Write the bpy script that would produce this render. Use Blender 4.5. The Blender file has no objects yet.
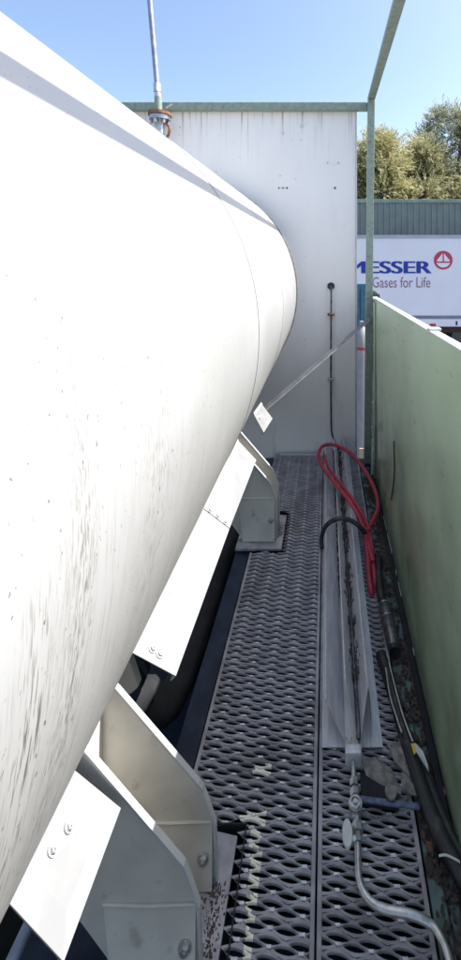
import bpy, bmesh, math, random
from mathutils import Vector, Matrix
random.seed(7)
R = math.radians
scene = bpy.context.scene
col = scene.collection

# ------------------------------------------------------------------ camera, sky, sun, exposure
EYE = 1.6            # eye height over the walkway (z = 0); the yard lies 1.7 m below the walkway
F = 412.0
cam = bpy.data.cameras.new("camera"); co = bpy.data.objects.new("camera", cam); col.objects.link(co)
scene.camera = co
co.location = (0, 0, EYE); co.rotation_euler = (R(90), 0, 0)
cam.sensor_fit = 'VERTICAL'; cam.sensor_height = 36; cam.lens = 36 * F / 960
cam.shift_x = -95.5 / 960; cam.shift_y = -222 / 960
cam.clip_start = 0.02; cam.clip_end = 2000
SUN = Vector((.72, .10, 1.01)).normalized()      # towards the sun
world = bpy.data.worlds.new("World"); scene.world = world; world.use_nodes = True
wn = world.node_tree
sky = wn.nodes.new('ShaderNodeTexSky'); sky.sky_type = 'NISHITA'; sky.sun_disc = False
sky.sun_elevation = math.asin(SUN.z); sky.sun_rotation = math.atan2(SUN.x, SUN.y)
sky.altitude = 0; sky.air_density = 1.0; sky.dust_density = 2.2; sky.ozone_density = 1.2
wn.links.new(sky.outputs[0], wn.nodes['Background'].inputs[0])
wn.nodes['Background'].inputs[1].default_value = 0.15
sl = bpy.data.lights.new("sun", 'SUN'); so = bpy.data.objects.new("sun", sl); col.objects.link(so)
sl.energy = 5.0; sl.angle = R(0.5); sl.color = (1, .965, .92)
so.rotation_euler = SUN.to_track_quat('Z', 'Y').to_euler()
scene.view_settings.view_transform = 'Standard'; scene.view_settings.look = 'None'
scene.view_settings.gamma = 1; scene.view_settings.exposure = 1.0
scene.render.resolution_x = 492; scene.render.resolution_y = 1024

# ------------------------------------------------------------------ materials
def mat(name, c1, c2=None, scale=20, rough=.6, metal=0, bump=0, detail=6, lo=.4, hi=.6, stretch=(1, 1, 1), rvar=.1, bscale=None, spec=.5):
    m = bpy.data.materials.new(name); m.use_nodes = True
    t = m.node_tree; N = t.nodes; L = t.links
    b = N['Principled BSDF']; b.inputs['Roughness'].default_value = rough; b.inputs['Metallic'].default_value = metal
    b.inputs['Specular IOR Level'].default_value = spec
    tc = N.new('ShaderNodeTexCoord'); mp = N.new('ShaderNodeMapping'); mp.inputs['Scale'].default_value = stretch
    L.new(tc.outputs['Object'], mp.inputs[0])
    nz = N.new('ShaderNodeTexNoise'); nz.inputs['Scale'].default_value = scale; nz.inputs['Detail'].default_value = detail
    L.new(mp.outputs[0], nz.inputs[0])
    cr = N.new('ShaderNodeValToRGB'); L.new(nz.outputs[0], cr.inputs[0])
    c2 = c2 or tuple(x * .85 for x in c1)
    cr.color_ramp.elements[0].position = lo; cr.color_ramp.elements[1].position = hi
    cr.color_ramp.elements[0].color = (*c2, 1); cr.color_ramp.elements[1].color = (*c1, 1)
    L.new(cr.outputs[0], b.inputs['Base Color'])
    mr = N.new('ShaderNodeMapRange'); mr.inputs[3].default_value = max(0.02, rough - rvar); mr.inputs[4].default_value = min(1, rough + rvar)
    L.new(nz.outputs[0], mr.inputs[0]); L.new(mr.outputs[0], b.inputs['Roughness'])
    if bump:
        n2 = N.new('ShaderNodeTexNoise'); n2.inputs['Scale'].default_value = bscale or scale * 3; n2.inputs['Detail'].default_value = 4
        L.new(mp.outputs[0], n2.inputs[0])
        bp = N.new('ShaderNodeBump'); bp.inputs['Strength'].default_value = bump; bp.inputs['Distance'].default_value = .01
        L.new(n2.outputs[0], bp.inputs['Height']); L.new(bp.outputs[0], b.inputs['Normal'])
    m['bsdf'] = 1
    return m

def layer(m, colr, scale, lo, hi, stretch=(1, 1, 1), detail=8, coord='Object', mask=None, amount=1.0, rough=.9):
    """one more layer of dirt over the base colour, where a noise is high"""
    t = m.node_tree; N = t.nodes; L = t.links; b = N['Principled BSDF']
    src = b.inputs['Base Color'].links[0].from_socket
    tc = N.new('ShaderNodeTexCoord'); mp = N.new('ShaderNodeMapping'); mp.inputs['Scale'].default_value = stretch
    mp.inputs['Location'].default_value = (random.random() * 5, random.random() * 5, random.random() * 5)
    L.new(tc.outputs[coord], mp.inputs[0])
    nz = N.new('ShaderNodeTexNoise'); nz.inputs['Scale'].default_value = scale; nz.inputs['Detail'].default_value = detail
    L.new(mp.outputs[0], nz.inputs[0])
    mr = N.new('ShaderNodeMapRange'); mr.inputs[1].default_value = lo; mr.inputs[2].default_value = hi; mr.inputs[4].default_value = amount
    L.new(nz.outputs[0], mr.inputs[0])
    fac = mr.outputs[0]
    if mask:
        mm = N.new('ShaderNodeMath'); mm.operation = 'MULTIPLY'; L.new(fac, mm.inputs[0]); L.new(mask(N, L), mm.inputs[1]); fac = mm.outputs[0]
    mx = N.new('ShaderNodeMix'); mx.data_type = 'RGBA'
    L.new(fac, mx.inputs['Factor']); L.new(src, mx.inputs['A']); mx.inputs['B'].default_value = (*colr, 1)
    L.new(mx.outputs['Result'], b.inputs['Base Color'])
    return m

def band(coord, axis, pts):
    """mask: piecewise linear value along one coordinate axis"""
    def f(N, L):
        tc = N.new('ShaderNodeTexCoord'); sp = N.new('ShaderNodeSeparateXYZ'); L.new(tc.outputs[coord], sp.inputs[0])
        lo, hi = pts[0][0], pts[-1][0]
        mr = N.new('ShaderNodeMapRange'); mr.inputs[1].default_value = lo; mr.inputs[2].default_value = hi
        L.new(sp.outputs[axis], mr.inputs[0])
        cr = N.new('ShaderNodeValToRGB'); L.new(mr.outputs[0], cr.inputs[0])
        e = cr.color_ramp.elements
        while len(e) < len(pts): e.new(.5)
        for i, (p, v) in enumerate(pts):
            e[i].position = (p - lo) / (hi - lo); e[i].color = (v, v, v, 1)
        return cr.outputs[0]
    return f
def both(a, b):
    def f(N, L):
        m = N.new('ShaderNodeMath'); m.operation = 'MULTIPLY'; L.new(a(N, L), m.inputs[0]); L.new(b(N, L), m.inputs[1]); return m.outputs[0]
    return f

M = {}
M['tank'] = mat('tank_paint', (.405, .40, .39), (.375, .37, .36), 3, .42, 0, .02)
M['trim'] = mat('sheet_white', (.56, .565, .58), (.49, .50, .52), 9, .5, 0, .03)
M['bar'] = mat('bar_grey', (.40,.40,.41), (.3,.3,.32), 20, .6)
M['gun'] = mat('gun_metal', (.20,.20,.21), (.12,.12,.13), 50, .35, .7)
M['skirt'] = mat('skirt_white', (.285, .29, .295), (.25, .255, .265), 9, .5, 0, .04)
M['wall'] = mat('wall_white', (.95, .91, .87), (.86, .83, .80), 1.6, .42, 0, .03, stretch=(1, 1, .35))
M['beige'] = mat('support_paint', (.68, .66, .61), (.58, .56, .52), 7, .5, 0, .05)
M['green'] = mat('frame_green', (.27, .33, .27), (.21, .27, .22), 30, .5, 0, .05)
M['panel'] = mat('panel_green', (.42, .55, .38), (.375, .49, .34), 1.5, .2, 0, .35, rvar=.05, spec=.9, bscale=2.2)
M['galv'] = mat('galvanised', (.72, .71, .74), (.58, .58, .61), 22, .45, .25, .04, stretch=(3, .5, 3))
M['grate'] = mat('grating_steel', (.44, .43, .46), (.31, .30, .34), 18, .5, .12, .06)
M['nub'] = mat('worn_steel', (.80,.80,.86), (.62,.62,.68), 60, .45, .2)  # brightened steel: glints on nubs and trough edges put into the colour
M['cream'] = mat('cream_paint', (1, .96, .80), (.6, .52, .38), 120, .7, lo=.30, hi=.36)
M['steel'] = mat('stainless', (.60, .59, .58), (.45, .45, .45), 60, .38, .85, .03)
M['navy'] = mat('chassis_paint', (.026, .042, .075), (.016, .024, .045), 12, .5, 0, .1)
M['dark'] = mat('soot', (.02, .022, .028), (.012, .013, .016), 15, .8)  # near-black for sill, pipe, cross beams, gaps and small parts
M['rubber'] = mat('rubber_black', (.022, .022, .026), (.014, .014, .016), 30, .5, 0, .1)
M['red'] = mat('hose_red', (.52, .04, .085), (.38, .03, .06), 60, .5, 0, .05)
M['rust'] = mat('rust', (.28, .13, .07), (.14, .07, .05), 50, .85, 0, .3)
M['blue'] = mat('blue_paint', (.14, .18, .29), (.08, .10, .17), 60, .5, 0, .05)
M['rail'] = mat('edge_green', (.13, .20, .19), (.08, .13, .12), 26, .6, 0, .1)
layer(M['rail'], (.04, .03, .028), 14, .48, .56)
M['dirt'] = mat('dirt', (.11, .085, .07), (.05, .04, .035), 60, .95, 0, .6)
M['silver'] = mat('silver_cap', (.45, .45, .46), (.33, .33, .34), 50, .3, .8)
M['leafpaper'] = mat('dry_litter', (.30, .29, .27), (.17, .155, .15), 40, .8, 0, .3)
M['label'] = mat('tag_white', (.7, .7, .68), (.6, .6, .6), 30, .6)
M['yellow'] = mat('tag_yellow', (.75, .5, .06), (.7, .45, .05), 30, .6)
# dirt and grey toning on the tank; UV: x = metres round the shell (grows downwards), y = metres along it
T = M['tank']
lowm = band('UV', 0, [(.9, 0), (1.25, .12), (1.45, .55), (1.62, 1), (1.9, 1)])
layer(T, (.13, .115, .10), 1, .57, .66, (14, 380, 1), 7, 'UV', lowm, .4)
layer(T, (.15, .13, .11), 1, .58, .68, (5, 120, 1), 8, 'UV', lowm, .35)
layer(T, (.09, .07, .055), 1, .50, .58, (60, 700, 1), 8, 'UV', both(band('UV', 1, [(.335, 0), (.365, .35), (.392, 1), (.402, 1), (.425, 0)]), band('UV', 0, [(1.0, .0), (1.2, .5), (1.34, .7), (1.42, 1), (1.6, 1), (1.75, .8)])), .62)
layer(T, (.10, .08, .065), 1, .54, .60, (30, 480, 1), 8, 'UV', both(band('UV', 1, [(.30, 0), (.325, 1), (.345, 1), (.355, 0)]), band('UV', 0, [(1.35, .0), (1.5, 1), (1.75, 1)])), .8)
layer(T, (.12, .10, .09), 1, .52, .62, (50, 480, 1), 8, 'UV', both(band('UV', 1, [(.50, 0), (.56, 1), (.60, .7), (.66, 0)]), band('UV', 0, [(1.1, .0), (1.4, 1), (1.8, 1)])), .55)
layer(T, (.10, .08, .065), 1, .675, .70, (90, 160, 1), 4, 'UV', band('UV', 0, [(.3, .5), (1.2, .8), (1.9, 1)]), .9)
layer(T, (.33, .315, .29), 1, .45, .72, (3, 30, 1), 6, 'UV', band('UV', 0, [(1.3, 0), (1.7, .9)]), .5)  # grey toning, stronger towards the lower silhouette
# streaks under the rail on the wall, and grime low down
W = M['wall']
layer(W, (.30, .24, .20), 1, .55, .66, (38, 1, 1.1), 6, 'Object', band('Object', 2, [(2.3, 0), (2.6, .25), (2.79, 1), (2.9, 1)]), .75)
layer(W, (.25, .25, .27), 1, .60, .75, (7, 1, 2), 7, 'Object', band('Object', 2, [(.0, .9), (.5, .35), (1.0, .1), (2.9, .1)]), .6)
layer(W, (.30, .25, .2), 30, .73, .76, (1, 1, 1), 2, 'Object', None, .7)
for k in ('trim', 'beige'):
    layer(M[k], (.22, .2, .18), 16, .64, .76, (1, 1, 1), 8, 'Object', None, .55)
layer(M['panel'], (.05, .055, .045), 3, .30, .75, (1, 1, 1), 8, 'Object', band('Object', 2, [(0, 1), (.12, .85), (.6, .6), (1.1, .08), (1.4, .0)]), .92)  # shade deepening towards the panel foot, painted into the colour
layer(M['panel'], (.50, .58, .47), 2, .5, .8, (1, 1.5, .4), 5, 'Object', None, .3)
layer(M['red'], (.20, .06, .06), 30, .52, .64, (1, 1, 1), 8, 'Object', None, .8)
layer(M['rubber'], (.10, .095, .09), 22, .55, .68, (1, 1, 1), 8, 'Object', None, .6)
layer(M['beige'], (.30, .19, .12), 22, .68, .76, (1, 1, 1), 8, 'Object', None, .6)
layer(M['skirt'], (.2, .18, .16), 60, .68, .74, (1, 1, 1), 6, 'Object', None, .5)
layer(M['galv'], (.12, .11, .11), 8, .64, .74, (1.5, .6, 1), 8, 'Object', None, .6)
layer(M['grate'], (.13, .11, .10), 5, .50, .72, (1, 1, 1), 8, 'Object', None, .6)
layer(M['grate'], (.20, .11, .07), 12, .64, .76, (1, 1, 1), 8, 'Object', None, .5)
layer(M['panel'], (.16, .17, .14), 40, .66, .72, (1, .25, 1), 6, 'Object', None, .5)
layer(M['green'], (.22, .13, .08), 26, .62, .7, (1, 1, 1), 8, 'Object', None, .7)

# ------------------------------------------------------------------ helpers
class MB:
    def __init__(s): s.v = []; s.f = []; s.mi = []; s.uv = None
    def add(s, vs, fs, mi=0):
        o = len(s.v); s.v += [tuple(p) for p in vs]
        s.f += [tuple(i + o for i in f) for f in fs]; s.mi += [mi] * len(fs)
    def box(s, x0, x1, y0, y1, z0, z1, mi=0):
        s.add([(x0,y0,z0),(x1,y0,z0),(x1,y1,z0),(x0,y1,z0),(x0,y0,z1),(x1,y0,z1),(x1,y1,z1),(x0,y1,z1)],
              [(0,3,2,1),(4,5,6,7),(0,1,5,4),(1,2,6,5),(2,3,7,6),(3,0,4,7)], mi)
    def prism(s, poly, off, mi=0):
        """closed 3-D polygon extruded by a vector"""
        n = len(poly); off = Vector(off)
        vs = [Vector(p) for p in poly] + [Vector(p) + off for p in poly]
        s.add(vs, [tuple(range(n))[::-1], tuple(range(n, 2*n))] + [(i, (i+1) % n, n+(i+1) % n, n+i) for i in range(n)], mi)
    def tube(s, pts, r, n=12, cap=True, mi=0, smooth=0):
        pts = [Vector(p) for p in pts]
        rs = r if isinstance(r, (list, tuple)) else [r] * len(pts)
        if smooth:
            q = []; qr = []
            for i in range(len(pts)-1):
                a, b, c, d = pts[max(i-1,0)], pts[i], pts[i+1], pts[min(i+2,len(pts)-1)]
                for k in range(smooth):
                    t = k / smooth
                    q.append(.5*((2*b)+(-a+c)*t+(2*a-5*b+4*c-d)*t*t+(-a+3*b-3*c+d)*t**3)); qr.append(rs[i]*(1-t)+rs[i+1]*t)
            q.append(pts[-1]); qr.append(rs[-1]); pts, rs = q, qr
        d0 = (pts[1]-pts[0]).normalized()
        u = d0.orthogonal().normalized(); vs = []
        for i, p in enumerate(pts):
            d = (pts[min(i+1,len(pts)-1)] - pts[max(i-1,0)])
            if d.length < 1e-9: d = d0.copy()
            d.normalize(); u = (u - d*u.dot(d)).normalized(); w = d.cross(u)
            for k in range(n):
                a = 2*math.pi*k/n; vs.append(p + (u*math.cos(a)+w*math.sin(a))*rs[i])
        fs = [(i*n+k, i*n+(k+1)%n, (i+1)*n+(k+1)%n, (i+1)*n+k) for i in range(len(pts)-1) for k in range(n)]
        if cap: fs += [tuple(range(n))[::-1], tuple((len(pts)-1)*n+k for k in range(n))]
        s.add(vs, fs, mi)
    def build(s, name, m, parent=None, smooth=False, bevel=0):
        me = bpy.data.meshes.new(name); me.from_pydata(s.v, [], s.f)
        ms = m if isinstance(m, (list, tuple)) else [m]
        for x in ms: me.materials.append(x)
        if len(ms) > 1: me.polygons.foreach_set('material_index', s.mi)
        if bevel:
            bm = bmesh.new(); bm.from_mesh(me)
            bmesh.ops.remove_doubles(bm, verts=bm.verts, dist=1e-6)
            bmesh.ops.recalc_face_normals(bm, faces=bm.faces)
            es = [e for e in bm.edges if len(e.link_faces) == 2 and e.calc_face_angle(0) > .5]
            bmesh.ops.bevel(bm, geom=es, offset=bevel, segments=2, profile=.6, affect='EDGES', clamp_overlap=True)
            bm.to_mesh(me); bm.free()
        me.update()
        if smooth:
            me.shade_smooth(); 
            try: me.set_sharp_from_angle(angle=R(40))
            except Exception: pass
        o = bpy.data.objects.new(name, me); col.objects.link(o)
        if parent: o.parent = parent
        return o
def thing(name, label, cat, group=None, loc=(0, 0, 0)):
    o = bpy.data.objects.new(name, None); col.objects.link(o); o.location = loc; o.empty_display_size = .1
    o['label'] = label; o['category'] = cat
    if group: o['group'] = group
    return o
def tag(o, label, cat, group=None):
    o['label'] = label; o['category'] = cat
    if group: o['group'] = group
    return o
def struct(o): o['kind'] = 'structure'; return o
def P(u, v, z):           # the point at height z that the photograph shows at (u, v)
    Y = (EYE - z) * F / (v - 258)
    return Vector(((u - 326) / F * Y, Y, z))
def Q(u, v, Y): return Vector(((u - 326) / F * Y, Y, EYE - (v - 258) / F * Y))
def hexbolt(parent, c, nrm, r=.012, h=.009, m=None, name='bolt', washer=True):
    b = MB(); c = Vector(c); nrm = Vector(nrm).normalized()
    if washer: b.tube([c - nrm*.002, c + nrm*.003], r*1.35, 16)
    b.tube([c + nrm*.002, c + nrm*(.003+h)], r, 6)
    b.tube([c + nrm*.002, c + nrm*(.003+h*1.5)], r*.5, 8)
    return b.build(name, m or M['trim'], parent)

# ------------------------------------------------------------------ setting: yard, deck under the grating
m_asph = mat('asphalt', (.10, .10, .105), (.06, .06, .065), 6, .85, 0, .2, bscale=60)
b = MB(); b.add([(-300,-200,-1.7),(300,-200,-1.7),(300,700,-1.7),(-300,700,-1.7)], [(0,1,2,3)])
struct(b.build('ground', m_asph))
b = MB(); b.box(-3.0, .50, -1.5, 3.9, -.42, -.34)
struct(b.build('trailer_deck', M['navy']))
for x0, x1, z in ((-.50, -.425, -.03), (-1.35, -1.15, -.10), (-2.2, -2.05, -.08)):
    b = MB(); b.box(x0, x1, -1.5, 3.36, -.335, z); struct(b.build('deck_beam', M['navy'], bevel=.004))
b = MB()
for k in range(12):
    y = -1.2 + k*.4 + .03
    b.box(-.42, .352, y, y+.045, -.335, -.026)
struct(b.build('deck_cross_beams', M['dark']))

# ------------------------------------------------------------------ tank
D = 1.15
CX, CZ, TR = -.973*D, EYE-.232*D, .772*D
tank = thing('storage_tank', 'big white cylindrical gas tank lying along the walkway, streaked with dirt', 'tank', loc=(CX, 1, CZ-TR))
def rev(profile, a0=0, a1=360, n=144):
    """surface of revolution about the tank axis: profile = [(y, r)], UV = (r*angle from top, y)"""
    me = bpy.data.meshes.new('shell'); vs = []; fs = []; uv = []
    closed = abs(a1-a0-360) < .01
    for (y, r) in profile:
        for k in range(n+1):
            a = R(a0 + (a1-a0)*k/n)      # clockwise from straight up towards +x
            vs.append((CX + r*math.sin(a), y, CZ + r*math.cos(a)))
    for i in range(len(profile)-1):
        for k in range(n):
            q = (i*(n+1)+k, (i+1)*(n+1)+k, (i+1)*(n+1)+k+1, i*(n+1)+k+1); fs.append(q)
            for (ii, kk) in ((i,k),(i+1,k),(i+1,k+1),(i,k+1)):
                uv.append((TR*R(a0+(a1-a0)*kk/n), profile[ii][0]))
    me.from_pydata(vs, [], fs); ul = me.uv_layers.new(name='UVMap')
    for i, t in enumerate(uv): ul.data[i].uv = t
    me.shade_smooth()
    try: me.set_sharp_from_angle(angle=R(25))
    except Exception: pass
    return me
TE = 3.27
def tpart(name, prof, m, n=144):
    o = bpy.data.objects.new(name, rev(prof, n=n)); o.data.materials.append(m); col.objects.link(o)
    o.parent = tank; o.matrix_parent_inverse = Matrix.Translation(-Vector(tank.location)); return o
S1, S2, S3 = 1.42, 2.22, 2.95
tpart('shell', [(-1.3, .3), (-1.3, TR), (0,TR), (S1, TR), (S1+.001, TR+.0008), (S2, TR+.0008), (S2+.001, TR+.0016)] + [(S3, TR+.0016), (S3+.001, TR+.001), (TE-.03, TR+.001)], M['tank'])
tpart('tank_head', [(TE-.029, TR-.001), (TE-.01, TR-.004), (TE, TR-.03), (TE+.03, TR*.8), (TE+.055, TR*.5), (TE+.065, .01)], M['tank'])
tpart('end_ring', [(TE-.03, TR+.002), (TE-.03, TR+.009), (TE-.012, TR+.009), (TE-.012, TR-.002)], mat('ring', (.5,.45,.4), (.3,.24,.2), 40, .6))
m_seam = mat('seam_sealant', (.37,.365,.355), (.39,.385,.375), 5, .6)
for s in (S1, S2, S3):
    tpart('seam', [(s-.0012, TR), (s-.0012, TR+.0021), (s+.001, TR+.0021), (s+.001, TR)], m_seam)

# ------------------------------------------------------------------ saddles that carry the tank
def saddle(y1, y2, dx, dz, label):
    t = thing('tank_saddle', label, 'support', 'saddles carrying the tank', (-.6+dx, y1, 0))
    off = -Vector(t.location)
    def pr(o): o.matrix_parent_inverse = Matrix.Translation(off); return o
    x0 = -.543+dx; z0 = .489+dz
    def tz(x): return CZ - math.sqrt(max(0, (TR-.006)**2 - (x-CX)**2))
    for y in (y1, y2):
        mb = MB()
        # outline in XZ: sloping upper edge, cranked foot, chamfered inner lower edge, underside of the tank
        xe = -.655+dx*.4
        arc = [(xe - k*(.36/8), tz(xe - k*(.36/8))) for k in range(9)]
        poly = [(-.285+dx, .004), (-.29+dx, .146+dz), (-.311+dx, .205+dz), (-.324+dx, .236+dz), (x0, z0)] + arc + [(arc[-1][0], .30), (-.62+dx, .20), (-.475+dx, .004)]
        mb.prism([(x, y, z) for x, z in poly], (0, .010, 0))
        o = mb.build('web', M['beige'], t, bevel=.002); pr(o)
        # turned edge along the slope
        fl = [(-.284+dx,.004), (-.289+dx,.147+dz), (-.310+dx,.206+dz), (-.322+dx,.238+dz), (x0+.002, z0+.003), (xe+.004, tz(xe)+.0)]
        mb = MB()
        for (a, c) in zip(fl[:-1], fl[1:]):
            d = Vector((c[0]-a[0], 0, c[1]-a[1])).normalized(); nrm = Vector((-d.z, 0, d.x))*-1
            if nrm.x < 0: nrm = -nrm
            w = .008
            A = Vector((a[0], y-.006, a[1])); C = Vector((c[0], y-.006, c[1]))
            mb.prism([A, C, C+nrm*.006, A+nrm*.006], (0, w+.006, 0))
        pr(mb.build('edge_flange', M['trim'], t))
        # stiffener with the weld line above the foot
        mb = MB()
        mb.prism([(-.50+dx, y-.001, .15+dz), (-.292+dx, y-.001, .15+dz), (-.288+dx, y-.024, .006), (-.47+dx, y-.024, .006)], (0, .004, 0))
        pr(mb.build('foot_plate', M['beige'], t))
        mb = MB(); mb.tube([(-.50+dx, y-.002, .152+dz), (-.40+dx, y-.003, .150+dz), (-.293+dx, y-.002, .153+dz)], .0035, 6)
        pr(mb.build('weld', M['beige'], t))
        pr(hexbolt(t, (-.312+dx, y-.014, .075+dz*.5), (0,-1,0), .011, .006, M['steel']))
    mb = MB(); mb.box(-.60+dx, -.575+dx, y1+.010, y2, .18, .46); pr(mb.build('inner_plate', M['beige'], t))
    mb = MB(); yb0, yb1 = y1-.075, y2+.09; k = -.16
    mb.prism([(-.50+dx, yb0, -.012), (-.245+dx, yb0+k*.0, -.012), (-.245+dx, yb1-.01, -.012), (-.50+dx, yb1+.03, -.012)], (0,0,.014))
    pr(mb.build('base_plate', M['grate'], t, bevel=.002))
    mb = MB()
    for i in range(420):
        x = random.gauss(-.272+dx, .012) if random.random() < .5 else random.uniform(-.36, -.27)+dx
        y = random.uniform(y1+.015, y2-.004)
        s = random.uniform(.0005, .0024); z = .002
        if x > -.247+dx: continue
        a = random.uniform(0, 3)
        mb.prism([(x+s*math.cos(a+q), y+s*math.sin(a+q)*1.2, z) for q in (0, 1.3, 2.4, 3.9, 5)], (random.uniform(-.001,.001), 0, s*.8))
    o = mb.build('grit', M['dirt'], t); o['kind'] = 'stuff'; pr(o)
    return t
saddle(.925, 1.06, 0, 0, 'near beige saddle support with two cranked plates, in front of the camera at lower left')
saddle(2.34, 2.48, .0, .085, 'far beige saddle support standing halfway along the grating')

# ------------------------------------------------------------------ white skirt plates on the saddles
def skirt(y0, a0, b0, y1, a1, b1, bolts, label, cut=0):
    """a = inner upper edge (x, z), b = outer lower edge (x, z) at the near end y0 and the far end y1"""
    t = thing('skirt_plate', label, 'plate', 'white skirt plates along the tank', (b0[0], y0, b0[1]))
    off = -Vector(t.location)
    A0 = Vector((a0[0], y0, a0[1])); B0 = Vector((b0[0], y0+cut, b0[1])); A1 = Vector((a1[0], y1, a1[1])); B1 = Vector((b1[0], y1, b1[1]))
    n = (B0-A0).cross(A1-A0).normalized()
    if n.z < 0: n = -n
    mb = MB(); mb.prism([A0, B0, B1, A1], -n*.004)
    o = mb.build('plate_sheet', M['skirt'], t, bevel=.0012); o.matrix_parent_inverse = Matrix.Translation(off)
    mb = MB(); mb.prism([B0 - n*.0045, B1 - n*.0045, B1 - n*.0045 + Vector((-.012,0,-.012)), B0 - n*.0045 + Vector((-.012,0,-.012))], Vector((-.003,0,.002)))
    o = mb.build('folded_lip', M['trim'], t); o.matrix_parent_inverse = Matrix.Translation(off)
    mb = MB(); mb.prism([A0+n*.002, A1+n*.002, A1+Vector((-.004,0,.014)), A0+Vector((-.004,0,.014))], Vector((-.003,0,.0)))
    o = mb.build('upturned_edge', M['trim'], t); o.matrix_parent_inverse = Matrix.Translation(off)
    for (s, q) in bolts:
        p = A0*(1-s)*(1-q) + B0*s*(1-q) + A1*(1-s)*q + B1*s*q
        o = hexbolt(t, p, n, .0075 if y0 < 1 else .010, .006, M['trim']); o.matrix_parent_inverse = Matrix.Translation(off)
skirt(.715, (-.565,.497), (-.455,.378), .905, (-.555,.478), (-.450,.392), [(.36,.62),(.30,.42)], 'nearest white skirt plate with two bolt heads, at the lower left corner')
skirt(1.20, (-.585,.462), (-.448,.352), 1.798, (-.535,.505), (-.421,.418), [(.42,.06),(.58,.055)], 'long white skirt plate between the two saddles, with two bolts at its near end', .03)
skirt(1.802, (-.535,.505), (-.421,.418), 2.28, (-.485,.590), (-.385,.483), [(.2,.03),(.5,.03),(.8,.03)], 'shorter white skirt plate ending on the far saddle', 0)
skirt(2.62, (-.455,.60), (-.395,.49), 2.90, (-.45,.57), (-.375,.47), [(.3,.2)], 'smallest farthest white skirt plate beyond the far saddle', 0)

# dark fittings beneath the tank
t = thing('drain_pipe', 'dark pipe with ribbed fittings under the tank behind the skirt plates', 'pipe')
b = MB(); b.tube([(-.80, .2, .02), (-.78, 1.3, 0), (-.72, 1.6, -.1), (-.62, 1.75, -.2), (-.60, 3.1, -.22)], .06, 16, smooth=6); b.build('pipe', M['dark'], t, True)
for k in range(4):
    b = MB(); y = 1.42+k*.05; b.tube([(-.70, y, .10), (-.70, y+.022, .10)], .055, 18); b.build('collar', M['navy'], t, True)
b = MB(); b.prism([(-.66,1.26,.42),(-.60,1.26,.36),(-.575,1.26,.285),(-.60,1.26,.262),(-.66,1.26,.285)], (0,.03,0)); tag(b.build('bracket_lug', M['beige'], bevel=.006), 'short grey lug below the near end of the long skirt plate', 'lug')

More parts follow.
